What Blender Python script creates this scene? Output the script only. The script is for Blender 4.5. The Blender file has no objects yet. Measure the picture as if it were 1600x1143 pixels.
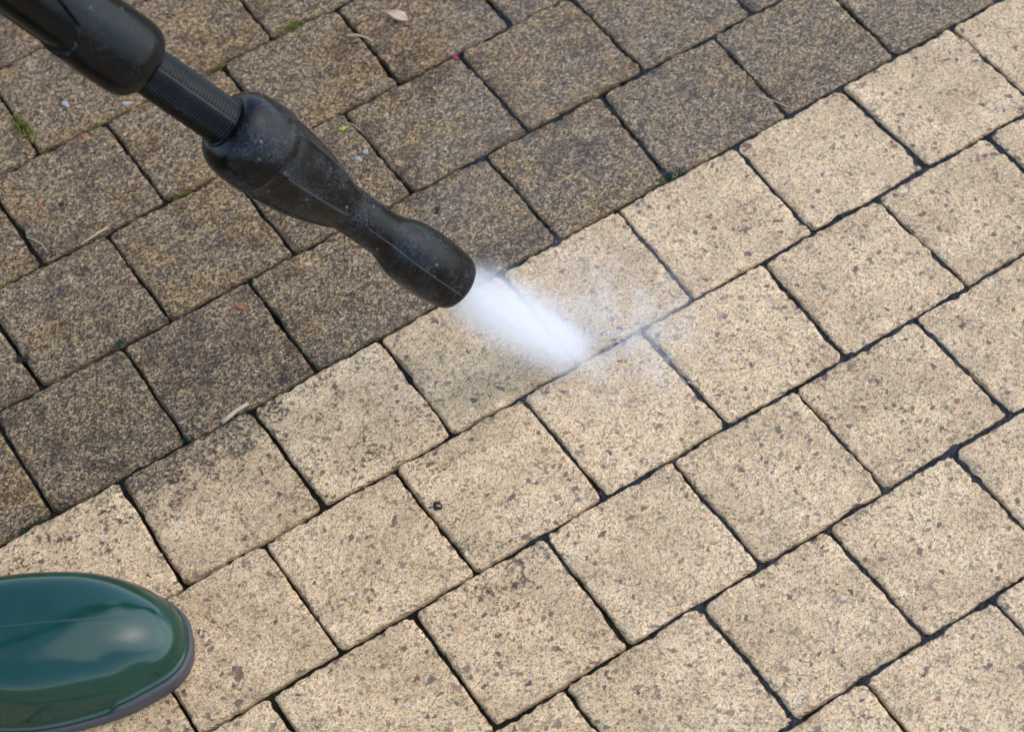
import bpy, math, random
import numpy as np
from mathutils import Matrix, Vector

# ------------------------------------------------------------------ camera, sky, sun, exposure
scene = bpy.context.scene
COL = scene.collection
CAM_LOC = (-0.48869, -0.84059, 1.33269)
CAM_ROT = ((0.842153, 0.470178, -0.264028), (-0.534009, 0.659146, -0.529491), (-0.074922, 0.586906, 0.806181))
cam_data = bpy.data.cameras.new('camera')
cam = bpy.data.objects.new('camera', cam_data)
COL.objects.link(cam)
cam.matrix_world = Matrix.Translation(CAM_LOC) @ Matrix(CAM_ROT).to_4x4()
cam_data.lens = 77.12
cam_data.sensor_width = 36.0
cam_data.clip_start = 0.05
cam_data.clip_end = 500.0
cam_data.dof.use_dof = True
cam_data.dof.focus_distance = 1.60
cam_data.dof.aperture_fstop = 8.0
scene.camera = cam

SUN_ELEV, SUN_AZ = math.radians(52), math.radians(-20)      # azimuth measured from +X towards +Y
world = bpy.data.worlds.new('World')
scene.world = world
world.use_nodes = True
wn = world.node_tree
bg = wn.nodes['Background']
sky = wn.nodes.new('ShaderNodeTexSky')
sky.sky_type = 'NISHITA'
sky.sun_disc = False
sky.sun_elevation = SUN_ELEV
sky.sun_rotation = math.pi / 2 - SUN_AZ
sky.air_density = 1.0
sky.dust_density = 1.0
sky.ozone_density = 1.0
wn.links.new(sky.outputs[0], bg.inputs[0])
bg.inputs[1].default_value = 0.15
sun_data = bpy.data.lights.new('sun', 'SUN')
sun_data.energy = 0.60
sun_data.angle = math.radians(85)
sun_data.color = (1.0, 0.91, 0.78)
sun = bpy.data.objects.new('sun', sun_data)
COL.objects.link(sun)
sd = Vector((math.cos(SUN_ELEV) * math.cos(SUN_AZ), math.cos(SUN_ELEV) * math.sin(SUN_AZ), math.sin(SUN_ELEV)))
sun.rotation_euler = sd.to_track_quat('Z', 'Y').to_euler()
sun.location = sd * 5
scene.view_settings.view_transform = 'Standard'
scene.view_settings.look = 'None'
scene.view_settings.gamma = 1.0
scene.view_settings.exposure = 1.15
scene.render.engine = 'CYCLES'
scene.cycles.max_bounces = 12
scene.cycles.diffuse_bounces = 3
scene.cycles.glossy_bounces = 3
scene.cycles.volume_bounces = 8
scene.cycles.adaptive_threshold = 0.02
scene.cycles.volume_step_rate = 1.0
scene.cycles.volume_max_steps = 128

# ------------------------------------------------------------------ helpers
rng = np.random.default_rng(7)
random.seed(7)


def tag(o, label=None, cat=None, group=None, kind=None):
    if label: o['label'] = label
    if cat: o['category'] = cat
    if group: o['group'] = group
    if kind: o['kind'] = kind
    return o


def mesh_obj(name, verts, faces, mat, parent=None, smooth=True, loc=None, attrs=None):
    me = bpy.data.meshes.new(name)
    me.from_pydata([tuple(v) for v in verts], [], faces)
    if smooth:
        me.polygons.foreach_set('use_smooth', [True] * len(me.polygons))
    if attrs:
        for k, val in attrs.items():
            a = me.attributes.new(k, 'FLOAT', 'POINT')
            a.data.foreach_set('value', np.asarray(val, dtype=np.float32))
    me.update()
    o = bpy.data.objects.new(name, me)
    if mat: me.materials.append(mat)
    COL.objects.link(o)
    if parent: o.parent = parent
    if loc is not None: o.location = loc
    return o


def empty(name, loc, M=None):
    o = bpy.data.objects.new(name, None)
    o.empty_display_size = 0.05
    COL.objects.link(o)
    if M is not None: o.matrix_world = M
    else: o.location = loc
    return o


class Sines:
    """smooth random field: sum of random plane waves, wavelengths given in metres"""
    def __init__(self, seed, lams, per=5):
        r = np.random.default_rng(seed)
        self.k = []
        for lam, amp in lams:
            for _ in range(per):
                a = r.uniform(0, 2 * np.pi)
                w = 2 * np.pi / (lam * r.uniform(.75, 1.35))
                self.k.append((w * np.cos(a), w * np.sin(a), r.uniform(0, 6.28), amp * math.sqrt(2 / per)))
    def __call__(self, x, y):
        out = np.zeros_like(x)
        for a, b, p, m in self.k: out += m * np.sin(a * x + b * y + p)
        return out


def smoothstep(a, b, x):
    t = np.clip((x - a) / (b - a), 0, 1)
    return t * t * (3 - 2 * t)


class NT:
    """small node-tree writer"""
    def __init__(self, name, volume=False):
        self.mat = bpy.data.materials.new(name)
        self.mat.use_nodes = True
        self.t = self.mat.node_tree
        self.bsdf = self.t.nodes['Principled BSDF']
        self.out = self.t.nodes['Material Output']
    def n(self, typ, **kw):
        nd = self.t.nodes.new(typ)
        for k, v in kw.items(): setattr(nd, k, v)
        return nd
    def link(self, a, b): self.t.links.new(a, b)
    def put(self, sock, v):
        if isinstance(v, bpy.types.NodeSocket): self.link(v, sock)
        elif v is not None: sock.default_value = v
    def math(self, op, a, b=None, c=None, clamp=False):
        nd = self.n('ShaderNodeMath', operation=op, use_clamp=clamp)
        self.put(nd.inputs[0], a)
        if b is not None: self.put(nd.inputs[1], b)
        if c is not None: self.put(nd.inputs[2], c)
        return nd.outputs[0]
    def vmath(self, op, a, b=None):
        nd = self.n('ShaderNodeVectorMath', operation=op)
        self.put(nd.inputs[0], a)
        if b is not None: self.put(nd.inputs[1], b)
        return nd.outputs[0]
    def noise(self, vec, scale, detail=2.0, rough=.5, dim='3D', dist=0.0):
        nd = self.n('ShaderNodeTexNoise', noise_dimensions=dim)
        self.put(nd.inputs['Vector'], vec)
        nd.inputs['Scale'].default_value = scale
        nd.inputs['Detail'].default_value = detail
        nd.inputs['Roughness'].default_value = rough
        nd.inputs['Distortion'].default_value = dist
        return nd
    def voro(self, vec, scale, dim='3D', feature='F1', rand=1.0):
        nd = self.n('ShaderNodeTexVoronoi', voronoi_dimensions=dim, feature=feature)
        self.put(nd.inputs['Vector'], vec)
        nd.inputs['Scale'].default_value = scale
        nd.inputs['Randomness'].default_value = rand
        return nd
    def ramp(self, fac, stops, interp='LINEAR'):
        nd = self.n('ShaderNodeValToRGB')
        cr = nd.color_ramp
        cr.interpolation = interp
        while len(cr.elements) < len(stops): cr.elements.new(0.5)
        for e, (p, c) in zip(cr.elements, stops):
            e.position = p
            e.color = (*c, 1) if len(c) == 3 else c
        self.put(nd.inputs[0], fac)
        return nd.outputs[0]
    def step(self, x, a, b):
        nd = self.n('ShaderNodeMapRange', interpolation_type='SMOOTHSTEP')
        self.put(nd.inputs[0], x)
        nd.inputs[1].default_value = a
        nd.inputs[2].default_value = b
        return nd.outputs[0]
    def mix(self, fac, a, b, mode='MIX'):
        nd = self.n('ShaderNodeMix', data_type='RGBA', blend_type=mode)
        self.put(nd.inputs[0], fac)
        self.put(nd.inputs[6], (*a, 1) if isinstance(a, tuple) and len(a) == 3 else a)
        self.put(nd.inputs[7], (*b, 1) if isinstance(b, tuple) and len(b) == 3 else b)
        return nd.outputs[2]
    def attr(self, name):
        nd = self.n('ShaderNodeAttribute', attribute_name=name)
        return nd.outputs['Fac']
    def bump(self, h, strength, dist, prev=None):
        nd = self.n('ShaderNodeBump')
        nd.inputs['Strength'].default_value = strength
        nd.inputs['Distance'].default_value = dist
        self.put(nd.inputs['Height'], h)
        if prev is not None: self.put(nd.inputs['Normal'], prev)
        return nd.outputs[0]


def simple_mat(name, col, rough=.6, var=.35, scale=400, bump=.0003, spec=.4):
    t = NT(name)
    co = t.n('ShaderNodeTexCoord').outputs['Object']
    nz = t.noise(co, scale, 3)
    c = t.mix(nz.outputs[0], tuple(max(0, v * (1 - var)) for v in col), tuple(min(1, v * (1 + var)) for v in col))
    t.link(c, t.bsdf.inputs['Base Color'])
    t.bsdf.inputs['Roughness'].default_value = rough
    t.bsdf.inputs['Specular IOR Level'].default_value = spec
    if bump: t.link(t.bump(nz.outputs[0], .8, bump), t.bsdf.inputs['Normal'])
    return t.mat


# ------------------------------------------------------------------ materials
def make_paver_material():
    t = NT('concrete_paver')
    co = t.n('ShaderNodeTexCoord').outputs['Object']
    rnd = t.n('ShaderNodeObjectInfo').outputs['Random']
    cmb = t.n('ShaderNodeCombineXYZ')
    t.put(cmb.inputs[0], t.math('MULTIPLY', rnd, 37.0))
    t.put(cmb.inputs[1], t.math('MULTIPLY', t.math('FRACT', t.math('MULTIPLY', rnd, 17.3)), 23.0))
    sz = t.n('ShaderNodeSeparateXYZ')                # the height shears the 2D patterns so that they also break up on the sides
    t.link(co, sz.inputs[0])
    shx = t.n('ShaderNodeCombineXYZ')
    t.put(shx.inputs[0], t.math('MULTIPLY', sz.outputs[2], 1.3))
    t.put(shx.inputs[1], t.math('MULTIPLY', sz.outputs[2], .8))
    p = t.vmath('ADD', t.vmath('ADD', co, cmb.outputs[0]), shx.outputs[0])
    grime_a, wet_a, edge_a, var_a, var_b = [t.attr(q) for q in ('grime', 'wet', 'edge', 'var_a', 'var_b')]
    wob = t.noise(p, 420, 1, dim='2D')
    off = t.vmath('SCALE', t.vmath('SUBTRACT', wob.outputs['Color'], (.5, .5, .5)))
    off.node.inputs['Scale'].default_value = .0022
    pw = t.vmath('ADD', p, off)
    fine = t.noise(p, 300, 3, .7, dim='2D').outputs[0]
    med = t.noise(p, 75, 2, .6, dim='2D').outputs[0]
    def cells(scale, vec=None):
        v = t.voro(vec or pw, scale, '2D')
        s = t.n('ShaderNodeSeparateColor')
        t.link(v.outputs['Color'], s.inputs[0])
        return v.outputs['Distance'], s.outputs[0], s.outputs[1], s.outputs[2]
    d1, r1, g1, b1 = cells(660)                 # coarse sand
    d2, r2, g2, b2 = cells(1350, p)             # fine sand
    grain = t.math('ADD', t.math('MULTIPLY', r1, .42), t.math('MULTIPLY', r2, .38))
    grain = t.math('ADD', grain, t.math('MULTIPLY', fine, .20))
    clean = t.ramp(grain, [(.10, CLEAN[0]), (.30, CLEAN[1]), (.5, CLEAN[2]), (.72, CLEAN[3]), (.95, CLEAN[4])])
    clean = t.mix(1.0, clean, t.ramp(g1, [(0, (1.05, .98, .90)), (.5, (1, 1, 1)), (.94, (1, 1, 1)), (1, (1.12, .90, .68))]), 'MULTIPLY')
    clean = t.mix(1.0, clean, t.ramp(var_a, [(0., (.86, .84, .80)), (1., (1.10, 1.10, 1.10))]), 'MULTIPLY')
    # dark pits in clusters
    pit = t.math('ADD', fine, t.math('MULTIPLY', t.math('SUBTRACT', med, .5), .55))
    pitm = t.step(pit, .585, .665)
    clean = t.mix(t.math('MULTIPLY', pitm, .62), clean, (.17, .13, .075))
    clean = t.mix(t.math('MULTIPLY', t.math('LESS_THAN', g2, .11), .72), clean, (.10, .072, .038))
    # angular stone chippings of three sizes cast into the concrete
    chipcol = [(0, (.15, .062, .045)), (.2, (.20, .145, .095)), (.36, (.125, .06, .05)), (.54, (.25, .12, .075)), (.68, (.12, .095, .07)), (.78, (.27, .15, .10)), (.94, (.05, .042, .04))]
    dA, rA, gA, bA = cells(320)
    dB, rB, gB, bB = cells(200)
    mA = t.math('LESS_THAN', rA, .026)
    mB = t.math('LESS_THAN', rB, .0035)
    mC = t.math('LESS_THAN', b1, .030)
    cc = t.ramp(gA, chipcol, 'CONSTANT')
    clean = t.mix(t.math('MULTIPLY', mC, .7), clean, t.ramp(g1, chipcol, 'CONSTANT'))
    clean = t.mix(t.math('MULTIPLY', mA, .86), clean, cc)
    clean = t.mix(t.math('MULTIPLY', mB, .86), clean, t.ramp(gB, chipcol, 'CONSTANT'))
    mW = t.math('GREATER_THAN', rA, .9985)
    clean = t.mix(t.math('MULTIPLY', mW, .8), clean, t.ramp(bA, [(0, (.60, .55, .43)), (.5, (.68, .58, .42)), (.7, (.60, .36, .18))], 'CONSTANT'))
    # grime crust of the unwashed pavers
    dirty = t.ramp(grain, [(.12, DIRTY[0]), (.32, DIRTY[1]), (.46, DIRTY[2]), (.60, DIRTY[3]), (.76, DIRTY[4]), (.95, DIRTY[5])])
    dirty = t.mix(t.step(t.math('ADD', var_a, t.math('SUBTRACT', med, .5)), .5, .95), dirty, t.mix(1.0, dirty, (1.07, 1.0, .82), 'MULTIPLY'))
    dirty = t.mix(t.step(t.math('ADD', var_b, t.math('MULTIPLY', t.math('SUBTRACT', med, .5), 1.5)), .5, .95), dirty, t.mix(1.0, dirty, (.62, .59, .60), 'MULTIPLY'))
    dirty = t.mix(t.math('MULTIPLY', t.math('MAXIMUM', mA, mB), .7), dirty, (.05, .038, .04))
    mW2 = t.math('GREATER_THAN', b1, .9965)
    dirty = t.mix(t.math('MULTIPLY', mW2, .85), dirty, (.46, .43, .36))
    # where the grime still sits
    mott = t.math('ADD', t.math('MULTIPLY', fine, .6), t.math('MULTIPLY', med, .4))
    gf = t.step(t.math('ADD', grime_a, t.math('MULTIPLY', t.math('SUBTRACT', mott, .5), 1.4)), .40, .64)
    col = t.mix(gf, clean, dirty)
    # green-brown algae along worn edges, in patches
    alg = t.math('MULTIPLY', t.step(t.math('ADD', edge_a, t.math('MULTIPLY', t.math('SUBTRACT', mott, .5), 3.6)), 1.05, 1.45), .75)
    col = t.mix(alg, col, t.ramp(fine, [(.35, (.050, .042, .020)), (.55, (.12, .095, .035)), (.7, (.20, .155, .07))]))
    t.link(col, t.bsdf.inputs['Base Color'])
    rough = t.math('SUBTRACT', .86, t.math('MULTIPLY', wet_a, t.math('MULTIPLY_ADD', med, .4, .20)))
    t.link(rough, t.bsdf.inputs['Roughness'])
    t.bsdf.inputs['Specular IOR Level'].default_value = .45
    h = t.math('MULTIPLY_ADD', d1, -.5, t.math('MULTIPLY', b1, .55))
    h = t.math('ADD', h, t.math('MULTIPLY', fine, 1.0))
    h = t.math('ADD', h, t.math('MULTIPLY', med, 1.2))
    t.link(t.bump(h, .8, .0011), t.bsdf.inputs['Normal'])
    return t.mat


CLEAN = [(.256, .160, .072), (.513, .350, .184), (.677, .476, .265), (.783, .577, .343), (.90, .74, .50)]
DIRTY = [(.012, .0065, .0035), (.050, .0305, .0150), (.132, .083, .040), (.262, .172, .086), (.45, .316, .168), (.68, .53, .345)]


def make_soil_material():
    t = NT('joint_soil')
    co = t.n('ShaderNodeTexCoord').outputs['Object']
    n1 = t.noise(co, 300, 5, .65)
    c = t.ramp(n1.outputs[0], [(.3, (.005, .004, .003)), (.55, (.016, .012, .008)), (.75, (.045, .034, .02))])
    mo = t.step(t.noise(co, 28, 4).outputs[0], .56, .66)
    c = t.mix(t.math('MULTIPLY', mo, .35), c, (.035, .042, .012))
    t.link(c, t.bsdf.inputs['Base Color'])
    t.bsdf.inputs['Roughness'].default_value = .9
    t.bsdf.inputs['Specular IOR Level'].default_value = .12
    t.link(t.bump(n1.outputs[0], 1, .003), t.bsdf.inputs['Normal'])
    return t.mat


def make_water_material():
    t = NT('joint_water')
    co = t.n('ShaderNodeTexCoord').outputs['Object']
    t.link(t.ramp(t.noise(co, 60, 3).outputs[0], [(.35, (.003, .003, .004)), (.65, (.016, .016, .019))]), t.bsdf.inputs['Base Color'])
    t.bsdf.inputs['Roughness'].default_value = .10
    t.bsdf.inputs['IOR'].default_value = 1.33
    t.bsdf.inputs['Specular IOR Level'].default_value = .42
    t.link(t.bump(t.noise(co, 150, 3).outputs[0], .9, .003), t.bsdf.inputs['Normal'])
    return t.mat


def make_plastic(name, base, rough, scuff=.5, spec=.5, dust=(.11, .12, .13)):
    t = NT(name)
    co = t.n('ShaderNodeTexCoord').outputs['Object']
    a = t.noise(co, 45, 4, .65).outputs[0]
    b = t.noise(co, 300, 4, .7, dist=1.5).outputs[0]
    m = t.math('MULTIPLY', t.step(a, .38, .72), t.step(b, .42, .68))
    m = t.math('MULTIPLY', m, scuff)
    sp = t.voro(co, 170)
    s = t.n('ShaderNodeSeparateColor')
    t.link(sp.outputs['Color'], s.inputs[0])
    spk = t.math('MULTIPLY', t.math('LESS_THAN', sp.outputs['Distance'], .17), t.math('LESS_THAN', s.outputs[0], .10))
    c = t.mix(m, base, dust)
    c = t.mix(t.math('MULTIPLY', spk, .55 * min(1, scuff * 1.6)), c, (.26, .25, .23))
    t.link(c, t.bsdf.inputs['Base Color'])
    t.link(t.math('ADD', t.math('MULTIPLY_ADD', a, .18, rough - .09), t.math('MULTIPLY', m, .3)), t.bsdf.inputs['Roughness'])
    t.bsdf.inputs['Specular IOR Level'].default_value = spec
    t.link(t.bump(t.noise(co, 900, 3).outputs[0], .25, .0004), t.bsdf.inputs['Normal'])
    return t.mat


def make_boot_rubber():
    t = NT('green_rubber')
    co = t.n('ShaderNodeTexCoord').outputs['Object']
    n1 = t.noise(co, 25, 4, .6).outputs[0]
    t.link(t.ramp(n1, [(.3, (.0025, .034, .024)), (.7, (.004, .050, .034))]), t.bsdf.inputs['Base Color'])
    sc = t.n('ShaderNodeMapping')
    t.link(co, sc.inputs[0])
    sc.inputs['Scale'].default_value = (30, 400, 200)
    n2 = t.noise(sc.outputs[0], 3, 4, .7).outputs[0]
    t.link(t.ramp(n2, [(.35, (.09,) * 3), (.75, (.19,) * 3)]), t.bsdf.inputs['Roughness'])
    t.bsdf.inputs['Specular IOR Level'].default_value = .55
    b = t.bump(t.noise(co, 22, 2).outputs[0], .10, .004)
    b = t.bump(t.noise(co, 700, 2).outputs[0], .06, .0004, b)
    t.link(b, t.bsdf.inputs['Normal'])
    return t.mat


def make_spray_material(name, kind, L):
    t = NT(name)
    t.t.nodes.remove(t.bsdf)
    co = t.n('ShaderNodeTexCoord').outputs['Object']
    sx = t.n('ShaderNodeSeparateXYZ')
    t.link(co, sx.inputs[0])
    x, y, z = sx.outputs
    if kind == 'jet':
        u = t.math('DIVIDE', z, L)
        r = t.math('SQRT', t.math('ADD', t.math('MULTIPLY', x, x), t.math('MULTIPLY', y, y)))
        # profile: full mouth, slightly wider mid-way, drawn in at the ground
        prof = t.math('ADD', t.math('MULTIPLY_ADD', u, -.008, .0225), t.math('MULTIPLY', t.math('MULTIPLY', u, t.math('SUBTRACT', 1.0, u)), .052))
        rho = t.math('DIVIDE', r, prof)
        mp = t.n('ShaderNodeMapping')
        t.link(co, mp.inputs[0])
        mp.inputs['Scale'].default_value = (105, 105, 9)
        nz = t.noise(mp.outputs[0], 1, 4, .6).outputs[0]
        edge = t.math('ADD', rho, t.math('MULTIPLY', t.math('SUBTRACT', nz, .5), 1.5))
        fall = t.math('SUBTRACT', 1.0, t.step(edge, .02, 1.34))
        fall = t.math('MULTIPLY', fall, fall)
        fall = t.math('MULTIPLY', fall, t.math('SUBTRACT', 1.0, t.step(u, .70, 1.12)))
        d = t.math('MULTIPLY', fall, t.math('MULTIPLY', t.step(nz, .20, .70), 125.0))
    else:
        # mist thrown up around the place where the jet hits: thin, streaky, thinning outwards and upwards
        r = t.math('SQRT', t.math('ADD', t.math('MULTIPLY', x, x), t.math('MULTIPLY', y, y)))
        nz = t.noise(co, 55, 5, .65, dist=.6).outputs[0]
        a = t.math('SUBTRACT', 1.0, t.step(r, .010, .125))
        b = t.math('SUBTRACT', 1.0, t.step(z, .004, .052))
        d = t.math('MULTIPLY', t.math('MULTIPLY', a, a), b)
        d = t.math('MULTIPLY', d, t.math('MULTIPLY', t.step(nz, .40, .74), 40.0))
    v = t.n('ShaderNodeVolumePrincipled')
    v.inputs['Color'].default_value = (.995, .995, 1.0, 1)
    v.inputs['Anisotropy'].default_value = .0
    t.link(d, v.inputs['Density'])
    t.link(v.outputs[0], t.out.inputs['Volume'])
    t.mat.cycles.volume_step_rate = .8 if hasattr(t.mat.cycles, 'volume_step_rate') else 1
    return t.mat


M_PAVER = make_paver_material()
M_SOIL = make_soil_material()
M_WATER = make_water_material()
M_BLACK = make_plastic('black_plastic', (.0018, .0020, .0026), .24, .22, .26)
M_RUBBER = make_plastic('black_rubber', (.0018, .0018, .0021), .25, 1.0, .28, (.07, .075, .085))
M_TUBE = make_plastic('ribbed_black_plastic', (.0018, .0020, .0026), .24, .16, .28)
M_SEAM = simple_mat('grey_seam_edge', (.035, .035, .038), .45, .7, 90, 0)  # paler grey than the black body, so seams and ridges stand out
M_BOOT = make_boot_rubber()
M_SOLE = simple_mat('grey_rubber_sole', (.06, .06, .065), .5, .2, 200, .0004)
M_MOSS = simple_mat('moss', (.17, .18, .02), .8, .6, 300, .0005)
M_MOSS_DARK = simple_mat('dark_moss', (.02, .075, .035), .7, .5, 300, .0005)
M_STRAW = simple_mat('straw', (.50, .40, .25), .6, .3, 300, .0002)
M_LEAF = simple_mat('dry_leaf', (.52, .36, .22), .55, .35, 130, .0003)
M_CRUMB = simple_mat('dark_soil_crumb', (.022, .019, .017), .85, .6, 500, .0008)
M_CHALK = simple_mat('chalky_white', (.33, .33, .30), .85, .6, 500, .0005)
M_ORANGE = simple_mat('orange_chip', (.34, .12, .045), .6, .4, 500, .0003)
M_RED = simple_mat('red_petal', (.32, .015, .04), .5, .4, 400, .0003)
M_SEED = simple_mat('green_seed', (.34, .40, .05), .4, .25, 400, .0002)
M_LAWN = simple_mat('lawn', (.045, .07, .02), .9, .5, 12, .02)

# ------------------------------------------------------------------ the paving
P = 0.1107          # block length along a row
W = 0.11            # row depth
Y0 = 0.1166         # y of the row line between the unwashed and the washed pavers
# measured head joints: row -> {k: (x on the far row line, x on the near row line)}; the rest are regular
JOINT0 = {-4: -.2560, -3: -.3035, -2: -.2470, -1: -.3995, 0: -.3450, 1: -.2825, 2: -.3350, 3: -.1670, 4: .0018}
JOINT = {
    -3: {1: (-.1954, -.1935), 2: (-.0845, -.0840), 3: (.0271, .0282)},
    -2: {0: (-.2484, -.2459), 1: (-.1370, -.1342), 2: (-.0275, -.0253), 3: (.0855, .0859), 4: (.1975, .2001)},
    -1: {1: (-.2887, -.2877), 2: (-.1775, -.1763), 4: (.0430, .0437), 5: (.1560, .1490), 6: (.2682, .2651)},
    0: {0: (-.3452, -.3466), 1: (-.2337, -.2312), 2: (-.1211, -.1212), 3: (-.0120, -.0105), 4: (.0978, .0953), 5: (.2106, .2090), 6: (.3182, .3218), 7: (.4325, .4330)},
    1: {0: (-.2829, -.2810), 1: (-.1730, -.1696), 2: (-.0620, -.0599), 3: (.0454, .0481), 4: (.1582, .1550), 5: (.2689, .2706), 6: (.3807, .3810)},
    2: {0: (-.3370, -.3350), 1: (-.2237, -.2222), 2: (-.1138, -.1125), 3: (-.0038, -.0017), 4: (.1070, .1074), 5: (.2193, .2210)},
    3: {0: (-.1678, -.1660), 1: (-.0558, -.0536), 2: (.0541, .0563), 3: (.1662, .1670)},
    4: {0: (.0017, .0020), 1: (.1119, .1120)},
}


def row_base(j):
    if j in JOINT0: return JOINT0[j]
    return JOINT0[0] + (0.5 * P if j % 2 else 0.0) + ((j * 37) % 7 - 3) * .002


def joint_x(j, k):
    m = JOINT.get(j, {})
    if k in m: return m[k]
    b = row_base(j) + k * P
    if m:
        kk = min(m, key=lambda q: abs(q - k))
        return (m[kk][0] + (k - kk) * P, m[kk][1] + (k - kk) * P)
    return (b, b)


def wet_mask(x, y):
    lim = -.150 + np.where(y > .12, (y - .12) * 1.0, 0)
    return smoothstep(-.02, .05, x - lim + WOB(x, y))


WOB = Sines(3, [(.12, .012), (.04, .006)])
BIG = Sines(11, [(.30, .5), (.12, .4), (.05, .25)])
VA = Sines(13, [(.11, .55), (.04, .5), (.018, .3)], 6)
VB = Sines(14, [(.09, .55), (.035, .5), (.016, .3)], 6)
FINE = Sines(12, [(.035, .00022), (.012, .00012)], 6)


def rounded_outline(c, rad, nside=24, ncor=7):
    """closed outline of a quad with rounded corners, and its outward normals"""
    pts = []
    for i in range(4):
        a, b, d = c[i - 1], c[i], c[(i + 1) % 4]
        u, v = (a - b) / np.linalg.norm(a - b), (d - b) / np.linalg.norm(d - b)
        r = rad[i]
        p0, p1 = b + u * r, b + v * r
        cc = b + (u + v) * r
        for q in range(ncor):
            th = math.pi / 2 * q / (ncor - 1)
            pts.append(cc - v * r * math.cos(th) - u * r * math.sin(th))
        n = c[(i + 2) % 4]
        e1 = d - v * rad[(i + 1) % 4]
        for q in range(1, nside + 1):
            pts.append(p1 + (e1 - p1) * q / (nside + 1))
    return np.array(pts)


def ring_noise(n, seed, lams, amps, length):
    r = np.random.default_rng(seed)
    s = np.arange(n) / n
    out = np.zeros(n)
    for lam, amp in zip(lams, amps):
        m = max(2, int(length / lam))
        for _ in range(4):
            mm = max(1, int(m * r.uniform(.6, 1.5)))
            out += amp * .7 * np.sin(2 * np.pi * mm * s + r.uniform(0, 6.28))
    return out


TOPS = []


def top_z(x, y):
    """height of the paver surface under a point"""
    c = min(TOPS, key=lambda q: max(abs(q[0] - x), abs(q[1] - y)))
    return c[4] + (x - c[0]) * c[2] + (y - c[1]) * c[3]


def build_paver(corners, seed, grime_fn, hi=True):
    r = np.random.default_rng(seed)
    c = np.array(corners)
    ctr = c.mean(0)
    o = rounded_outline(c, r.uniform(.003, .0065, 4), 40 if hi else 4, 7 if hi else 3)
    n = len(o)
    tang = np.roll(o, -1, 0) - np.roll(o, 1, 0)
    nor = np.stack([tang[:, 1], -tang[:, 0]], 1)
    nor /= np.linalg.norm(nor, axis=1)[:, None] + 1e-9
    if ((o - ctr) * nor).sum() < 0: nor = -nor
    if hi:
        w = ring_noise(n, seed + 1, [.06, .02, .007], [.00024, .00014, .00011], .44)
        for _ in range(r.integers(2, 6)):                       # chipped spots
            k0 = r.uniform(0, n); wd = r.uniform(1.2, 4.5); dp = r.uniform(.0003, .0014)
            dist = np.abs((np.arange(n) - k0 + n / 2) % n - n / 2)
            w -= dp * np.exp(-(dist / wd) ** 2)
        o = o + nor * w[:, None]
    bev = 1 + (ring_noise(n, seed + 2, [.05, .012], [.22, .22], .44) if hi else 0)
    bev = np.clip(bev, .45, 1.9) * np.ones(n)
    steps = [(0, -.045), (0, -.010), (.0001, -.0034), (.0004, -.0018), (.0008, -.0010), (.0015, -.0004), (.0028, -.0001), (.0060, 0)] if hi else [(0, -.045), (0, -.006), (.003, -.0007), (.008, 0)]
    inner = [.76, .66, .56, .46, .36, .26, .16, .07] if hi else [.4]
    tilt = r.normal(0, .005, 2).clip(-.009, .009)
    dz = float(np.clip(r.normal(0, .0005), -.0008, .0009))
    V, E = [], []
    rr = np.linalg.norm(o - ctr, axis=1)
    for d, z in steps:
        sc = 1 - (d * bev) / .053
        pq = ctr + (o - ctr) * sc[:, None]
        V.append(np.column_stack([pq, np.full(n, z) * (bev if -.009 < z < 0 else 1)]))
        E.append(np.full(n, max(0., 1 - d / .012)))
    s_last = 1 - (steps[-1][0] * bev) / .053
    for f in inner:
        pq = ctr + (o - ctr) * (s_last * f / .84 if hi else f)[:, None] if hi else ctr + (o - ctr) * f
        V.append(np.column_stack([pq, np.zeros(n)]))
        E.append(np.full(n, max(0., .30 * f)))
    V.append(np.array([[ctr[0], ctr[1], 0]]))
    E.append(np.array([0.]))
    V = np.concatenate(V)
    E = np.concatenate(E)
    top = V[:, 2] > -.02
    V[top, 2] += (V[top, 0] - ctr[0]) * tilt[0] + (V[top, 1] - ctr[1]) * tilt[1] + dz
    TOPS.append((ctr[0], ctr[1], tilt[0], tilt[1], dz))
    if hi: V[top, 2] += FINE(V[top, 0], V[top, 1]) * (1 + 1.8 * E[top])
    F = []
    nr = len(steps) + len(inner)
    for a in range(nr - 1):
        for i in range(n):
            i2 = (i + 1) % n
            F.append((a * n + i, a * n + i2, (a + 1) * n + i2, (a + 1) * n + i))
    last = nr * n
    a = nr - 1
    for i in range(n): F.append((a * n + i, a * n + (i + 1) % n, last))
    g = grime_fn(V[:, 0], V[:, 1], E, seed)
    wet = wet_mask(V[:, 0], V[:, 1])
    va = np.clip(.5 + .42 * VA(V[:, 0] + 3.1 * (seed % 13), V[:, 1]) + r.normal(0, .24), 0, 1)
    vb_ = np.clip(.36 + .40 * VB(V[:, 0], V[:, 1] + 2.7 * (seed % 11)) + r.normal(0, .10), 0, 1)
    V[:, 0] -= ctr[0]
    V[:, 1] -= ctr[1]
    return V, F, ctr, {'grime': g, 'wet': wet, 'edge': E, 'var_a': va, 'var_b': vb_}


def grime_dirty(x, y, e, seed):
    return 0.95 + .18 * BIG(x * 1.0, y * 1.0)


def grime_clean(x, y, e, seed):
    r = np.random.default_rng(seed + 5)
    base = r.uniform(.05, .26)
    g = base + .12 * BIG(x, y) + .10 * e * r.uniform(.2, 1.0)
    # crust left along the edge of the washed strip, towards the dry lower left of the paving
    near = smoothstep(.045, .118, y) * smoothstep(-.02, -.30, x)
    g = g + .30 * near
    g = g + .06 * smoothstep(.1, -.4, x)
    return g


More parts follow.
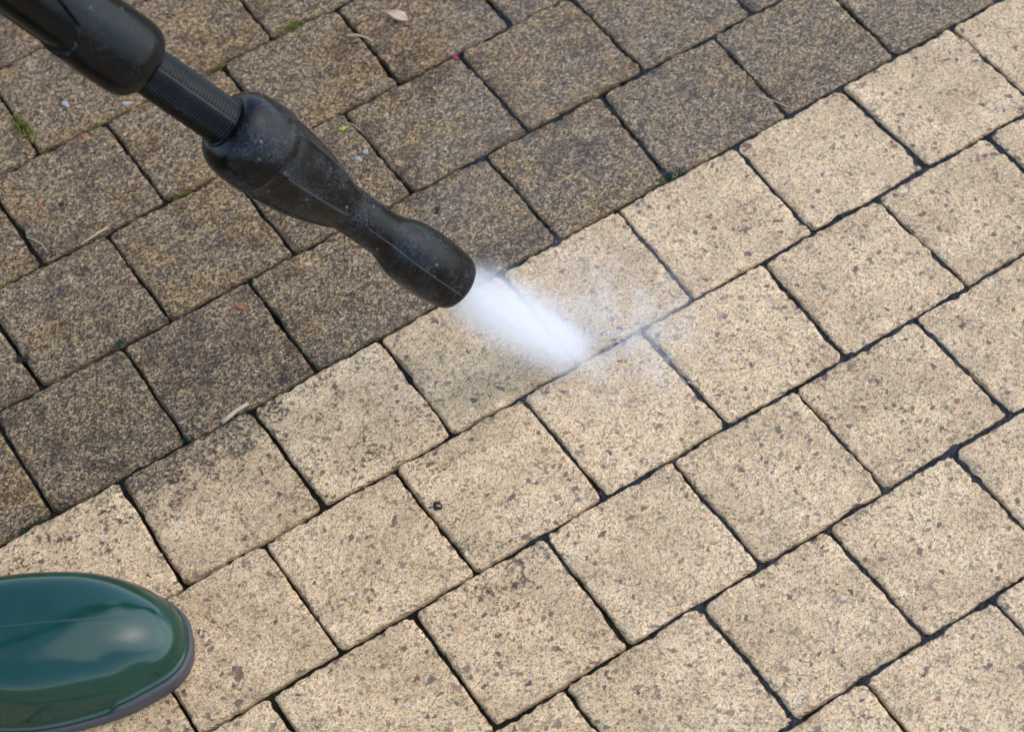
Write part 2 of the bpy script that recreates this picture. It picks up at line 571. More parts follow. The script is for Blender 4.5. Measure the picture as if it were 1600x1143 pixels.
# bed of the paving = the pavement itself
nb = 190
gx, gy = np.meshgrid(np.linspace(-.85, .95, nb), np.linspace(-.75, 1.05, nb))
BEDN = Sines(21, [(.10, .0022), (.03, .0016), (.012, .0009)])
gz = -.0048 + .45 * BEDN(gx, gy)
vb = np.column_stack([gx.ravel(), gy.ravel(), np.minimum(gz.ravel(), -.0030)])
fb = [(i * nb + j, i * nb + j + 1, (i + 1) * nb + j + 1, (i + 1) * nb + j) for i in range(nb - 1) for j in range(nb - 1)]
nb0 = len(vb)
vb = np.vstack([vb, [[-4, -4, -.004], [4, -4, -.004], [4, 4, -.004], [-4, 4, -.004]]])
ca, cb, cc_, cd = 0, nb - 1, nb * nb - 1, nb * (nb - 1)
fb += [(nb0, nb0 + 1, *range(cb, ca - 1, -1)), (nb0 + 1, nb0 + 2, *range(cc_, cb - 1, -nb)),
       (nb0 + 2, nb0 + 3, *range(cd, cc_ + 1)), (nb0 + 3, nb0, *range(ca, cd + 1, nb))]
pavement = tag(mesh_obj('pavement', vb, fb, M_SOIL), kind='structure')
ground = tag(mesh_obj('ground', [(-150, -150, -.06), (150, -150, -.06), (150, 150, -.06), (-150, 150, -.06)], [(0, 1, 2, 3)], M_LAWN), kind='structure')

HW = 0.0010
mV, mF, mA, moff = [], [], {q: [] for q in ('grime', 'wet', 'edge', 'var_a', 'var_b')}, 0
cam_inv = np.array(CAM_ROT).T
def in_view(x, y, m):
    d = cam_inv @ (np.array([x, y, 0]) - np.array(CAM_LOC))
    u, v = 3427.7 * d[0] / -d[2], 3427.7 * d[1] / -d[2]
    return abs(u) < 800 + m and abs(v) < 571 + m

for j in range(-22, 22):
    yt, yb = Y0 - j * W, Y0 - (j + 1) * W
    for k in range(-30, 32):
        xa, xb = joint_x(j, k), joint_x(j, k + 1)
        cx, cy = (xa[0] + xb[0]) / 2, (yt + yb) / 2
        if cx * cx + cy * cy > 2.3 ** 2: continue
        seed = (j + 40) * 1000 + (k + 50)
        r = np.random.default_rng(seed + 900000)
        g = HW + r.normal(0, .00035, 4).clip(-.0006, .0009)
        corners = [(xa[1] + g[0], yb + g[2]), (xb[1] - g[1], yb + g[2]), (xb[0] - g[1], yt - g[3]), (xa[0] + g[0], yt - g[3])]
        ang = r.normal(0, .004)
        c0 = np.mean(corners, 0)
        R2 = np.array([[math.cos(ang), -math.sin(ang)], [math.sin(ang), math.cos(ang)]])
        corners = [c0 + R2 @ (np.array(q) - c0) for q in corners]
        fn = grime_dirty if j < 0 else grime_clean
        if in_view(cx, cy, 330):
            V, F, ctr, at = build_paver(corners, seed, fn)
            o = mesh_obj('paver', V, F, M_PAVER, pavement, loc=(ctr[0], ctr[1], 0), attrs=at)
        else:
            V, F, ctr, at = build_paver(corners, seed, fn, hi=False)
            V[:, 0] += ctr[0]; V[:, 1] += ctr[1]
            mV.append(V); mF += [tuple(i + moff for i in f) for f in F]; moff += len(V)
            for q in at: mA[q].append(at[q])
tag(mesh_obj('outlying_pavers', np.concatenate(mV), mF, M_PAVER, pavement, attrs={q: np.concatenate(a) for q, a in mA.items()}), kind='stuff')

# water standing in the joints of the washed, wet part
nw = 150
wx, wy = np.meshgrid(np.linspace(-.30, .75, nw), np.linspace(-.55, .80, nw))
RIP = Sines(31, [(.09, .0010), (.03, .0006)])
wm = wet_mask(wx, wy)
lvl = -.0027 + .9 * RIP(wx, wy) + .0010 * np.exp(-((wx - .05) ** 2 + (wy - .015) ** 2) / .06 ** 2) - (1 - wm) * .022
lvl = np.minimum(lvl, -.0022)
vw = np.column_stack([wx.ravel(), wy.ravel(), lvl.ravel()])
fw = [(i * nw + j, i * nw + j + 1, (i + 1) * nw + j + 1, (i + 1) * nw + j) for i in range(nw - 1) for j in range(nw - 1)]
tag(mesh_obj('water', vw, fw, M_WATER), kind='structure')


# ------------------------------------------------------------------ pressure washer lance
MOUTH = Vector((-.0825, .0480, .1100))
AX = Vector((.5052, -.3359, -.7949)).normalized()
to_cam = (Vector(CAM_LOC) - MOUTH)
E1 = (to_cam - AX * to_cam.dot(AX)).normalized()      # side of the lance that faces the viewer
E2 = AX.cross(E1).normalized()
LM = Matrix((( E1.x, E2.x, AX.x, MOUTH.x), (E1.y, E2.y, AX.y, MOUTH.y), (E1.z, E2.z, AX.z, MOUTH.z), (0, 0, 0, 1)))
lance = tag(empty('pressure_washer_lance', None, LM), 'black pressure washer lance with ribbed tube and bulging nozzle, aimed at the pavers', 'pressure washer')
UP = 1 if E2.dot(Vector(CAM_ROT[0]) * 0 + Vector((CAM_ROT[0][1], CAM_ROT[1][1], CAM_ROT[2][1]))) > 0 else -1   # +theta towards picture-up


def interp_profile(prof, n):
    """smooth (monotone cubic) resampling of (t, r) stations in mm"""
    t = np.array([p[0] for p in prof], float); r = np.array([p[1] for p in prof], float)
    h = np.diff(t); dl = np.diff(r) / h
    m = np.zeros(len(t)); m[0], m[-1] = dl[0], dl[-1]
    for i in range(1, len(t) - 1):
        if dl[i - 1] * dl[i] > 0: m[i] = 2 * dl[i - 1] * dl[i] / (dl[i - 1] + dl[i])
    tt = np.linspace(t[0], t[-1], n)
    k = np.clip(np.searchsorted(t, tt, 'right') - 1, 0, len(t) - 2)
    u = (tt - t[k]) / h[k]
    rr = (2*u**3-3*u**2+1)*r[k] + (u**3-2*u**2+u)*h[k]*m[k] + (-2*u**3+3*u**2)*r[k+1] + (u**3-u**2)*h[k]*m[k+1]
    return np.column_stack([tt, rr])


def lathe(name, prof, mat, parent, seg=72, shape=None, close=True, cap=(True, True)):
    """prof: list of (t mm, r mm) along the lance axis; shape(theta, t) scales the radius"""
    th = np.arange(seg) * 2 * np.pi / seg
    V = []
    for t, r in prof:
        rad = r * (shape(th, t) if shape else 1.0) * np.ones(seg)
        V.append(np.column_stack([rad * np.cos(th), UP * rad * np.sin(th), np.full(seg, t)]))
    V = np.concatenate(V) / 1000.0
    F = []
    n = len(prof)
    for a in range(n - 1):
        for i in range(seg):
            i2 = (i + 1) % seg
            f = (a * seg + i, a * seg + i2, (a + 1) * seg + i2, (a + 1) * seg + i)
            F.append(f if UP > 0 else f[::-1])
    if cap[0]: F.append(tuple(range(seg))[::-1])
    if cap[1]: F.append(tuple(range((n - 1) * seg, n * seg)))
    return mesh_obj(name, V, F, mat, parent)


def along_strip(name, prof, theta, mat, parent, width=.7, height=.5, shape=None):
    """a raised moulding seam running along a lathe profile at one angle"""
    V, F = [], []
    for t, r in prof:
        rr = r * (float(shape(np.array([theta]), t)[0]) if shape else 1)
        for dth, dr in ((-width, -.6), (-width * .45, height), (width * .45, height), (width, -.6)):
            a = theta + dth / rr
            V.append(((rr + dr) * math.cos(a) / 1000, UP * (rr + dr) * math.sin(a) / 1000, t / 1000))
    for i in range(len(prof) - 1):
        for q in range(3): F.append((i * 4 + q, i * 4 + q + 1, i * 4 + 5 + q, i * 4 + 4 + q))
    return mesh_obj(name, V, F, mat, parent)


SEAM = math.radians(-12)
# handle with a rounded thumb recess let into its side, and the sleeve nose in front
def recess(th, t):
    d = np.degrees((th + np.pi) % (2 * np.pi) - np.pi)
    tb = np.interp(d, [-110, -75, -53, -28, -5, 12, 22], [-352, -343, -341.5, -344, -351, -374, -420])
    inside = smoothstep(.6, -1.6, np.array(t) - tb) * smoothstep(-112, -104, d) * smoothstep(30, 24, d)
    return 1 - .13 * inside


rear = [(-900, 25.0)] + [(t, 25.3 + .9 * (t + 480) / 160) for t in np.arange(-480, -330, 1.2)]
rear += interp_profile([(-330, 26.4), (-316, 26.6), (-304, 26.5), (-297, 25.5), (-293, 23.7), (-290, 20.8), (-288.5, 16.5)], 26).tolist()
lathe('handle', rear, M_BLACK, lance, 180, recess)
# ribbed tube
rib = []
npitch = 31
for i in range(npitch * 6 + 1):
    t = -296 + 79 * i / (npitch * 6)
    rib.append((t, 15.95 + .40 * math.sin(2 * math.pi * i / 6)))
tube = lathe('ribbed_tube', rib, M_TUBE, lance)
along_strip('seam', [(t, 16.25) for t in np.linspace(-289, -221, 30)], math.radians(14), M_SEAM, tube, .8, .45)
# collar
collar = interp_profile([(-222, 17.2), (-221.2, 20.4), (-219.2, 24.0), (-216, 26.9), (-211, 29.3), (-204, 30.8), (-195, 31.6), (-185, 31.7)], 30).tolist()
lathe('collar', [(-219, 16.0)] + collar + [(-184.2, 31.5), (-183.8, 31.0), (-183.6, 29.0)], M_RUBBER, lance)
lathe('gap_ring', [(-221.7, 15.8), (-222.1, 16.4), (-222.1, 17.6), (-221.1, 18.0)], M_TUBE, lance)


def hexa(th, t):
    """six moulded ribs with shallow flats between them, dying out at both ends"""
    w = float(smoothstep(-187, -178, np.array(t)) * smoothstep(-100, -122, np.array(t)))
    d = np.abs((th - SEAM + np.pi / 6) % (np.pi / 3) - np.pi / 6)      # angle to the nearest rib
    flat = np.cos(np.pi / 6) / np.cos(np.pi / 6 - d)
    flat = .2 + .8 * flat
    ridge = .045 * np.exp(-(d / .045) ** 2)
    return 1 - w * (1 - flat) * .8 + w * ridge


body = interp_profile([(-184, 30.4), (-176, 30.2), (-165, 29.2), (-150, 27.2), (-136, 24.3), (-124, 20.9), (-114, 17.9), (-107, 16.6), (-98, 16.2)], 60).tolist()
nozzle_body = lathe('nozzle_body', [(-186, 28.0)] + body, M_RUBBER, lance, 120, hexa)
for q in range(6):
    along_strip('ridge', [p for p in body[6:-12]], SEAM + q * math.pi / 3, M_SEAM, nozzle_body, .7, .35, hexa)
neck = interp_profile([(-100, 16.0), (-92, 16.1), (-80, 16.2), (-72, 16.4), (-66, 17.5), (-60, 19.4), (-53, 21.6), (-45, 22.9), (-34, 23.6), (-22, 23.4), (-11, 22.5), (-3, 21.4), (.5, 20.2)], 80).tolist()
tip = lathe('nozzle_tip', neck + [(1.4, 19.0), (.6, 17.6), (-4, 16.6), (-16, 15.0), (-30, 10.0), (-31, 2.0)], M_RUBBER, lance, 96)
along_strip('seam', [p for p in neck[4:-3]], SEAM, M_SEAM, tip, .7, .45)
ringp = [(-6.4, 21.5), (-6.1, 22.15), (-5.5, 22.05), (-5.2, 21.3)]
lathe('rim_groove', ringp, M_TUBE, tip, 96, cap=(False, False))

# ------------------------------------------------------------------ water jet
JD = -MOUTH
JL = JD.length
JD.normalize()
jx = JD.orthogonal().normalized()
jy = JD.cross(jx)
JM = Matrix(((jx.x, jy.x, JD.x, MOUTH.x), (jx.y, jy.y, JD.y, MOUTH.y), (jx.z, jy.z, JD.z, MOUTH.z), (0, 0, 0, 1)))
jet = tag(empty('water_jet', (0, 0, 0)), 'white jet of water spraying from the nozzle onto the washed pavers', 'water jet')


def hull(name, rings, mat, parent, M, seg=28):
    V, F = [], []
    for z, r in rings:
        for i in range(seg):
            a = 2 * math.pi * i / seg
            V.append((r * math.cos(a), r * math.sin(a), z))
    for a in range(len(rings) - 1):
        for i in range(seg):
            F.append((a * seg + i, a * seg + (i + 1) % seg, (a + 1) * seg + (i + 1) % seg, (a + 1) * seg + i))
    F += [tuple(range(seg))[::-1], tuple(range((len(rings) - 1) * seg, len(rings) * seg))]
    o = mesh_obj(name, V, F, mat, parent)
    o.matrix_local = M
    return o


hull('spray', [(-.012, .0165), (.0, .019), (JL * .15, .034), (JL * .5, .047), (JL * .9, .040), (JL * 1.06, .030), (JL * 1.09, .012)], make_spray_material('spray', 'jet', JL), jet, JM)
hull('splash_mist', [(-.012, .10), (.004, .125), (.03, .10), (.052, .05)], make_spray_material('splash_mist', 'mist', JL), jet, Matrix.Translation((.022, .012, 0)))

# flung drops and short water threads around the place where the jet hits
M_DROP = NT('water_drop').mat
_b = M_DROP.node_tree.nodes['Principled BSDF']
_b.inputs['Base Color'].default_value = (.92, .95, .98, 1)
_b.inputs['Roughness'].default_value = .15
_b.inputs['IOR'].default_value = 1.33
_b.inputs['Transmission Weight'].default_value = .55
dV, dF = [], []
dr = np.random.default_rng(77)
for _ in range(900):
    a = dr.normal(.35, 1.25)
    dist = .010 + abs(dr.normal(0, .036))
    dirv = Vector((math.cos(a), math.sin(a), 0)); 
    h = abs(dr.normal(0, .010)) + .0008 + dist * .12 * dr.uniform(0, 1)
    c = Vector((.004, .002, h)) + dirv * dist
    up = dr.uniform(.1, .9)
    d = (dirv + Vector((0, 0, up))).normalized()
    ln = dr.uniform(.0005, .0032) * (1 if dr.uniform() < .5 else .35)
    w = dr.uniform(.00015, .00050)
    u = d.orthogonal().normalized(); v = d.cross(u)
    i = len(dV)
    dV += [tuple(c - d * ln)] + [tuple(c + (u * math.cos(q) + v * math.sin(q)) * w) for q in (0, 1.57, 3.14, 4.71)] + [tuple(c + d * ln)]
    for q in range(4): dF += [(i, i + 1 + (q + 1) % 4, i + 1 + q), (i + 5, i + 1 + q, i + 1 + (q + 1) % 4)]
tag(mesh_obj('droplets', dV, dF, M_DROP, jet), kind='stuff')

# ------------------------------------------------------------------ rubber boot
BAX = Vector((.88014, -.47472, 0))
BN = Vector((.47472, .88014, 0))
BT = Vector((-.3620, -.0360, 0))
BM = Matrix(((BAX.x, BN.x, 0, BT.x), (BAX.y, BN.y, 0, BT.y), (0, 0, 1, 0), (0, 0, 0, 1)))
boot = tag(empty('rubber_boot', None, BM), 'glossy green rubber boot with grey sole standing on washed pavers', 'boot')
near_side = [(.0015, -.012), (-.0003, -.022), (-.005, -.031), (-.012, -.038), (-.027, -.046), (-.044, -.054), (-.075, -.0615), (-.105, -.0645), (-.14, -.061), (-.18, -.054), (-.22, -.051), (-.255, -.048), (-.280, -.035), (-.290, -.008)]
far_side = [(-.290, -.008), (-.282, .018), (-.255, .033), (-.22, .037), (-.18, .040), (-.14, .045), (-.105, .0475), (-.075, .046), (-.050, .042), (-.028, .033), (-.011, .020), (-.001, .006), (.0015, -.012)]
ctrl = np.array(near_side[:-1] + far_side[:-1])


def closed_spline(c, n):
    m = len(c)
    out = []
    L = np.linalg.norm(np.roll(c, -1, 0) - c, axis=1)
    cum = np.concatenate([[0], np.cumsum(L)])
    for q in np.linspace(0, cum[-1], n, endpoint=False):
        i = min(int(np.searchsorted(cum, q, 'right')) - 1, m - 1)
        u = (q - cum[i]) / L[i]
        p0, p1, p2, p3 = c[i - 1], c[i], c[(i + 1) % m], c[(i + 2) % m]
        out.append(.5 * (2 * p1 + (p2 - p0) * u + (2 * p0 - 5 * p1 + 4 * p2 - p3) * u * u + (3 * p1 - p0 - 3 * p2 + p3) * u ** 3))
    return np.array(out)


bo = closed_spline(ctrl, 220)
for _ in range(3): bo = (np.roll(bo, 1, 0) + 2 * bo + np.roll(bo, -1, 0)) / 4
tn = np.roll(bo, -1, 0) - np.roll(bo, 1, 0)
bnor = np.stack([tn[:, 1], -tn[:, 0]], 1); bnor /= np.linalg.norm(bnor, axis=1)[:, None]
if (bnor * (bo - bo.mean(0))).sum() < 0: bnor = -bnor


def loft(name, rings, mat, parent, cap_top=True, cap_bot=True):
    n = len(rings[0]); F = []
    for a in range(len(rings) - 1):
        for i in range(n):
            F.append((a * n + i, a * n + (i + 1) % n, (a + 1) * n + (i + 1) % n, (a + 1) * n + i))
    if cap_bot: F.append(tuple(range(n))[::-1])
    if cap_top: F.append(tuple(range((len(rings) - 1) * n, len(rings) * n)))
    return mesh_obj(name, np.concatenate(rings), F, mat, parent)


def at_offset(d, z):
    p = bo + bnor * (np.asarray(d) * np.ones(len(bo)))[:, None]
    return np.column_stack([p, np.asarray(z) * np.ones(len(bo))])


# sole: taller toe guard in front, with a step down on the sides
guard = smoothstep(-.053, -.049, bo[:, 0])
ztop = .0105 + .0062 * guard
loft('sole', [at_offset(-.003, .0006), at_offset(.0004, .0016), at_offset(.0010, .004), at_offset(.0014 + .0006 * guard, ztop - .0022), at_offset(.0010 + .0004 * guard, ztop - .0006), at_offset(-.0005, ztop), at_offset(-.012, ztop)], M_SOLE, boot)
# upper: a dome over the outline, drawn towards a line along the middle of the foot
mid_t = -.0085
CB = np.array([-.135, mid_t])


def crown(p_s):
    t = np.clip((p_s + .140) / -.075, 0, 1)
    return .063 + .075 * t * t * (3 - 2 * t) + .02 * np.clip(-p_s, 0, .2)


rings = [at_offset(-.003, .007), at_offset(-.0012, ztop - .001), at_offset(-.0006, ztop + .0010), at_offset(-.0008, ztop + .0026), at_offset(-.0022, ztop + .0034)]
base = bo - bnor * .0024
for lam in list(np.cos(np.linspace(0.10, math.pi / 2 - .02, 34))):
    pq = CB + (base - CB) * lam
    zl = .0125 + (ztop - .0125) * smoothstep(.93, .995, np.array(lam))
    zz = zl + .0016 + (crown(pq[:, 0]) - zl) * np.maximum(0, 1 - lam ** 4.2) ** (1 / 2.1)
    rings.append(np.column_stack([pq, zz]))
upper = loft('upper', rings, M_BOOT, boot)
# moulded line running along the top of the foot


def dome_z(s_, t_):
    d = np.array([s_, t_]) - CB
    ang = math.atan2(d[1], d[0])
    rel = base - CB
    oa = np.arctan2(rel[:, 1], rel[:, 0]); od = np.argsort(oa)
    R_ = np.interp(ang, oa[od], np.linalg.norm(rel, axis=1)[od], period=2 * math.pi)
    lam_ = min(.99, np.linalg.norm(d) / R_)
    return .0125 + .0016 + float(crown(np.array(s_)) - .0125) * max(0, 1 - lam_ ** 4.2) ** (1 / 2.1)


LNV, LNF = [], []
line = [(s_, np.interp(s_, [-.190, -.110, -.060, -.030], [-.0125, -.0135, -.0118, -.0100])) for s_ in np.linspace(-.190, -.030, 60)]
for s_, t_ in line:
    for dw, dz_ in ((-.0015, -.0005), (-.0005, .0006), (.0005, .0006), (.0015, -.0005)):
        LNV.append((s_, t_ + dw, dome_z(s_, t_ + dw) + dz_))
for i in range(len(line) - 1):
    for q in range(3): LNF.append((i * 4 + q, i * 4 + q + 1, i * 4 + 5 + q, i * 4 + 4 + q))
mesh_obj('moulded_line', LNV, LNF, M_BOOT, upper)
# shaft rising from the ankle
sh = []
for z, s0, a, b in ((.045, -.205, .070, .040), (.09, -.212, .068, .043), (.13, -.218, .062, .046), (.18, -.222, .060, .050), (.26, -.224, .064, .057), (.34, -.224, .068, .062), (.345, -.224, .066, .060), (.335, -.224, .063, .057), (.10, -.220, .05, .04)):
    a_ = np.linspace(0, 2 * math.pi, 64, endpoint=False)
    sh.append(np.column_stack([s0 + a * np.cos(a_), mid_t + b * np.sin(a_), np.full(64, z)]))
loft('shaft', sh, M_BOOT, boot)

# ------------------------------------------------------------------ small litter on the paving
def moss(name, x, y, size, mat, seed, label, rx=1.0, ang=0, z=-.0015):
    r = np.random.default_rng(seed)
    size *= 1.4
    V, F = [], []
    for _ in range(int(90 * max(1, rx))):
        a, q = r.uniform(0, 6.28), math.sqrt(r.uniform(0, 1))
        px, py = q * math.cos(a) * size * rx, q * math.sin(a) * size * .6
        px, py = px * math.cos(ang) - py * math.sin(ang), px * math.sin(ang) + py * math.cos(ang)
        hgt = size * r.uniform(.35, .75) * (1 - .6 * q)
        da = r.uniform(0, 6.28); ln = size * r.uniform(.12, .3); w = ln * .35
        lean = r.uniform(.2, 1.0)
        dx, dy = math.cos(da), math.sin(da)
        i = len(V)
        V += [(px, py, hgt * .2), (px + dx * ln * .5 * lean - dy * w, py + dy * ln * .5 * lean + dx * w, hgt * .7),
              (px + dx * ln * lean, py + dy * ln * lean, hgt), (px + dx * ln * .5 * lean + dy * w, py + dy * ln * .5 * lean - dx * w, hgt * .75)]
        F += [(i, i + 1, i + 2, i + 3)]
    return tag(mesh_obj(name, V, F, mat, loc=(x, y, top_z(x, y) + z)), label, 'moss', 'moss tufts in the joints')


def blob(name, x, y, sz, mat, seed, label, cat, z=0., group=None, n=12):
    """irregular lump: latitude rings with noisy radii"""
    r = np.random.default_rng(seed)
    V, F = [], []
    ph = r.uniform(0, 6.28, 6)
    m = 7
    for i in range(m):
        lat = -math.pi / 2 + math.pi * (i + .5) / m
        for k in range(n):
            a = 2 * math.pi * k / n
            rad = 1 + .22 * math.sin(2 * a + ph[0]) + .14 * math.sin(3 * a + ph[1] + lat) + .12 * math.sin(5 * a + 3 * lat + ph[2]) + r.uniform(-.16, .16)
            V.append((sz[0] * rad * math.cos(lat) * math.cos(a), sz[1] * rad * math.cos(lat) * math.sin(a), sz[2] * math.sin(lat) * (1 + .45 * math.sin(a * 3 + ph[3]) + r.uniform(-.3, .3))))
    for i in range(m - 1):
        for k in range(n): F.append((i * n + k, i * n + (k + 1) % n, (i + 1) * n + (k + 1) % n, (i + 1) * n + k))
    F += [tuple(range(n))[::-1], tuple(range((m - 1) * n, m * n))]
    o = mesh_obj(name, V, F, mat, loc=(x, y, top_z(x, y) + .0002 + z + sz[2] * .45))
    o.rotation_euler.z = r.uniform(0, 6.28)
    return tag(o, label, cat, group)


def stalk(name, pts, r0, r1, mat, label, cat, group=None):
    """tapered bent stem through world points"""
    pts = [Vector(p) for p in pts]
    lift = max(top_z(p.x, p.y) for p in pts)
    pts = [p + Vector((0, 0, lift + .0003)) for p in pts]
    base = pts[0].copy()
    V, F, n = [], [], 7
    for i, p in enumerate(pts):
        d = (pts[min(i + 1, len(pts) - 1)] - pts[max(i - 1, 0)]).normalized()
        s = d.cross(Vector((0, 0, 1))).normalized(); u = s.cross(d)
        rr = r0 + (r1 - r0) * i / (len(pts) - 1)
        for k in range(n):
            a = 2 * math.pi * k / n
            V.append(tuple(p - base + s * rr * math.cos(a) + u * rr * math.sin(a)))
    for i in range(len(pts) - 1):
        for k in range(n): F.append((i * n + k, i * n + (k + 1) % n, (i + 1) * n + (k + 1) % n, (i + 1) * n + k))
    F += [tuple(range(n))[::-1], tuple(range((len(pts) - 1) * n, len(pts) * n))]
    return tag(mesh_obj(name, V, F, mat, loc=base), label, cat, group)


def crumbs(name, x, y, sz, mat, seed, label):
    """a small crumbly heap: angular bits lying against each other"""
    r = np.random.default_rng(seed)
    V, F = [], []
    for _ in range(16):
        q = math.sqrt(r.uniform(0, 1)); a = r.uniform(0, 6.28)
        c = np.array([q * math.cos(a) * sz[0], q * math.sin(a) * sz[1], 0])
        rad = min(sz[0], sz[1]) * r.uniform(.22, .55) * (1.15 - .7 * q)
        i = len(V)
        n = 6
        for k in range(n):
            b = 6.283 * k / n + r.uniform(-.3, .3)
            V.append((c[0] + rad * math.cos(b) * r.uniform(.7, 1.2), c[1] + rad * math.sin(b) * r.uniform(.7, 1.2), 0.0))
        for k in range(n):
            b = 6.283 * k / n + r.uniform(-.3, .3)
            V.append((c[0] + .7 * rad * math.cos(b) * r.uniform(.6, 1.2), c[1] + .7 * rad * math.sin(b) * r.uniform(.6, 1.2), sz[2] * .8 * r.uniform(.4, 1.0) * (1.1 - .8 * q)))
        for k in range(n): F.append((i + k, i + (k + 1) % n, i + n + (k + 1) % n, i + n + k))
        F.append(tuple(range(i + n, i + 2 * n)))
    o = mesh_obj(name, V, F, mat, smooth=False, loc=(x, y, top_z(x, y) + .0001))
    o.rotation_euler.z = r.uniform(-.6, .6)
    return tag(o, label, 'soil crumb', 'dark soil crumbs')


moss('moss_tuft', -.2545, .4790, .007, M_MOSS, 1, 'bright yellow-green moss strip in a joint at the left picture edge', 2.2, math.radians(95))
moss('moss_tuft', -.2868, .2294, .0045, M_MOSS_DARK, 2, 'small blue-green moss tuft at a joint crossing, left of the darkest unwashed pavers')
moss('moss_tuft', -.2845, .1205, .004, M_MOSS_DARK, 3, 'tiny dark moss tuft in the joint just left of the pale stick')
moss('moss_tuft', -.0151, .4500, .006, M_MOSS, 4, 'olive moss tuft in the joint at the top edge, right of the lance', 1.6, 0)
moss('moss_tuft', -.4150, .1170, .0045, M_MOSS_DARK, 6, 'green moss streak in the joint above the boot', 2.0, 0)
moss('moss_tuft', .1510, .1190, .006, M_MOSS_DARK, 7, 'dark moss tuft in the joint at the washed strip, right of centre', 1.8, 0)
moss('moss_tuft', -.0885, .4440, .004, M_MOSS, 8, 'small moss tuft in the joint above the ribbed tube', 1.6, .2)
moss('moss_tuft', -.1800, .3350, .0035, M_MOSS, 9, 'yellowish moss tuft in the joint left of the lance collar', 1.8, .1)
moss('moss_tuft', .0335, .3850, .0035, M_MOSS, 10, 'bright moss speck in the joint beside the thin twig', 1.0, 0)

# dry leaf
LV, LF = [], []
nl = 12
for i in range(nl + 1):
    u = i / nl
    w = .0052 * math.sin(math.pi * u ** 1.6) ** .8 if 0 < u < 1 else 0.0002
    for q, s in enumerate((-1, -.5, 0, .5, 1)):
        LV.append((u * .026, s * w, .0012 + .003 * math.sin(u * 2.6) + abs(s) * .0014))
for i in range(nl):
    for q in range(4): LF.append((i * 5 + q, i * 5 + q + 1, i * 5 + 6 + q, i * 5 + 5 + q))
leaf = mesh_obj('leaf', LV, LF, M_LEAF, loc=(.0580, .4150, top_z(.06, .41) + .0004))
leaf.rotation_euler.z = math.radians(-65)
sm = leaf.modifiers.new('thickness', 'SOLIDIFY'); sm.thickness = .0005
tag(leaf, 'small dry curled leaf lying on an unwashed paver at the top edge', 'leaf')

stalk('stick', [(-.2580, .1170, .0008), (-.2500, .1180, .0014), (-.2440, .1195, .0016), (-.2335, .1205, .0010)], .0019, .0015, M_STRAW, 'pale broken stick lying along the joint above the washed pavers', 'stick')
stalk('twig', [(.0180, .4085, .0012), (.0250, .4040, .0020), (.0310, .3960, .0014), (.0330, .3890, .0005)], .0009, .0004, M_STRAW, 'thin pale twig bridging a joint right of the lance, below the dry leaf', 'twig')
stalk('twig', [(-.2700, .3370, .0004), (-.2560, .3385, .0012), (-.2440, .3400, .0008)], .0009, .0006, M_STRAW, 'straw-coloured twig lying in a joint at the left, among unwashed pavers', 'twig')
stalk('grass_blade', [(.2560, .1530, .0008), (.2600, .1420, .0022), (.2660, .1310, .0018), (.2700, .1230, .0006)], .0004, .0003, M_STRAW, 'dry grass blade at the edge of an unwashed paver, upper right', 'grass blade')
stalk('grass_blade', [(.2170, .2400, .0010), (.2250, .2350, .0022), (.2330, .2330, .0012)], .0004, .0003, M_STRAW, 'dry grass blade across a joint at the top, right of centre', 'grass blade')
stalk('grass_blade', [(-.0320, .3240, .0006), (-.0290, .3170, .0020), (-.0265, .3080, .0010)], .0004, .0003, M_STRAW, 'short straw beside the yellow-green seed near the nozzle body', 'grass blade')
stalk('grass_blade', [(-.3030, .3700, .0006), (-.2960, .3560, .0020), (-.2960, .3440, .0010)], .0004, .0003, M_STRAW, 'short dry straw on an unwashed paver at the left edge', 'grass blade')
s = blob('seed', -.0378, .3192, (.0034, .0016, .0013), M_SEED, 41, 'yellow-green seed on an unwashed paver beside the nozzle body', 'seed')
s.rotation_euler.z = math.radians(-25)
blob('bird_dropping', -.0345, .2860, (.0030, .0022, .0006), M_CHALK, 42, 'white bird dropping on the paver right of the nozzle body, upper blot', 'dropping', group='bird droppings')
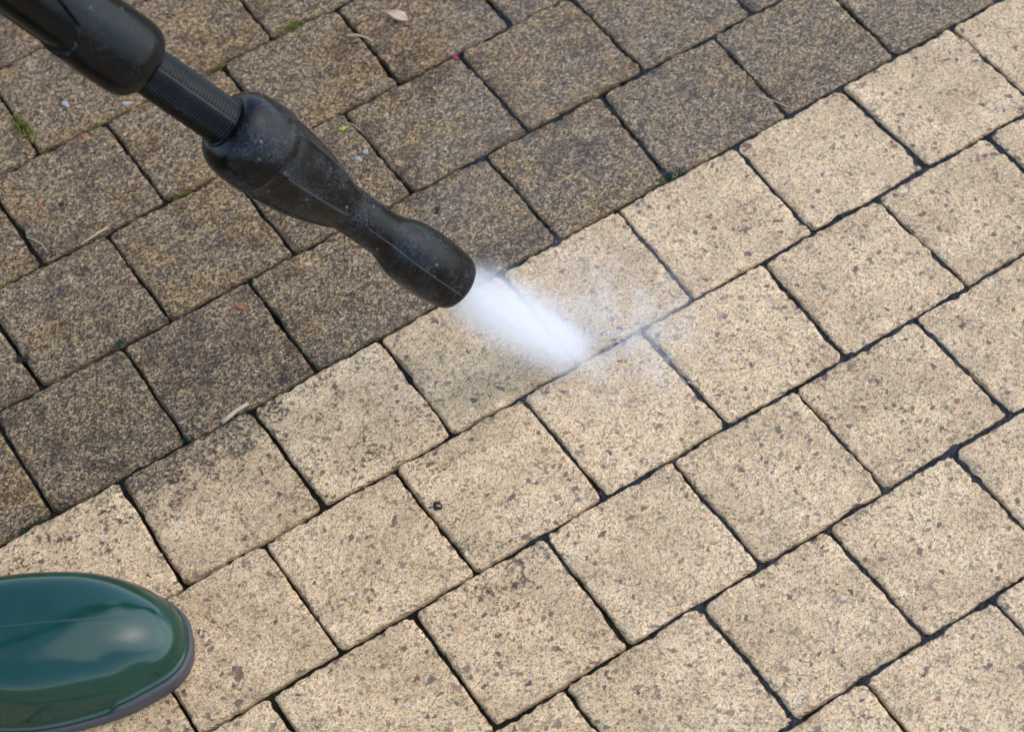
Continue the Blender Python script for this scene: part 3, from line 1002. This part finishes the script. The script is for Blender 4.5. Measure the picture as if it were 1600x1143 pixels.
blob('bird_dropping', -.0430, .2825, (.0036, .0021, .0006), M_CHALK, 43, 'white bird dropping on the paver right of the nozzle body, lower blot', 'dropping', group='bird droppings')
blob('bird_dropping', -.2136, .4840, (.0040, .0028, .0003), M_CHALK, 44, 'pale chalky blot on the paver left of the lance sleeve', 'dropping', group='bird droppings')
blob('bird_dropping', -.1700, .4530, (.0048, .0024, .0003), M_CHALK, 45, 'pale chalky blot at the paver corner under the ribbed tube', 'dropping', group='bird droppings')
blob('petal', .0804, .3326, (.0026, .0022, .0008), M_RED, 46, 'small crimson petal at a joint crossing near the top edge', 'petal')
for i, (x, y, sx, lab) in enumerate([(-.2168, .4399, .0028, 'orange chip near the joint crossing, left of the ribbed tube'),
                                     (-.2786, .3964, .0026, 'orange chip on an unwashed paver at the left, below the other chips'),
                                     (-.1950, .2056, .0032, 'orange-red chip on the unwashed paver left of the nozzle tip'),
                                     (-.2100, .4815, .0020, 'orange chip beside the pale chalky blot, left of the lance sleeve'),
                                     (-.3130, .4330, .0026, 'rust-orange chip at the far left picture edge')]):
    blob('chip', x, y, (sx, sx * .7, .0009), M_ORANGE, 60 + i, lab, 'chip', group='orange chips on the pavers')
for i, (x, y, sz, lab) in enumerate([(-.0194, .1982, (.0048, .0040, .0022), 'round dark soil crumb on the paver above the nozzle tip'),
                                     (-.1854, .3228, (.0080, .0032, .0012), 'long dark soil smear-like crumb below the collar, left of the lance'),
                                     (-.3573, .2609, (.0060, .0045, .0030), 'dark soil lump in the joint near the left picture edge'),
                                     (.0195, .3970, (.0055, .0026, .0016), 'dark soil crumb under the thin twig at the top'),
                                     (-.1640, -.0395, (.0050, .0038, .0026), 'dark lump at the paver edge in the washed strip, below centre'),
                                     (-.2650, .3850, (.0034, .0026, .0014), 'small dark crumb at the left, beside the orange chip'),
                                     (-.2100, .3620, (.0040, .0024, .0012), 'small dark crumb on the paver left of the collar'),
                                     (-.2935, .3430, (.0060, .0030, .0024), 'dark soil lump in the joint at the left, under the dry straw')]):
    crumbs('soil_crumb', x, y, sz, M_CRUMB, 80 + i, lab)
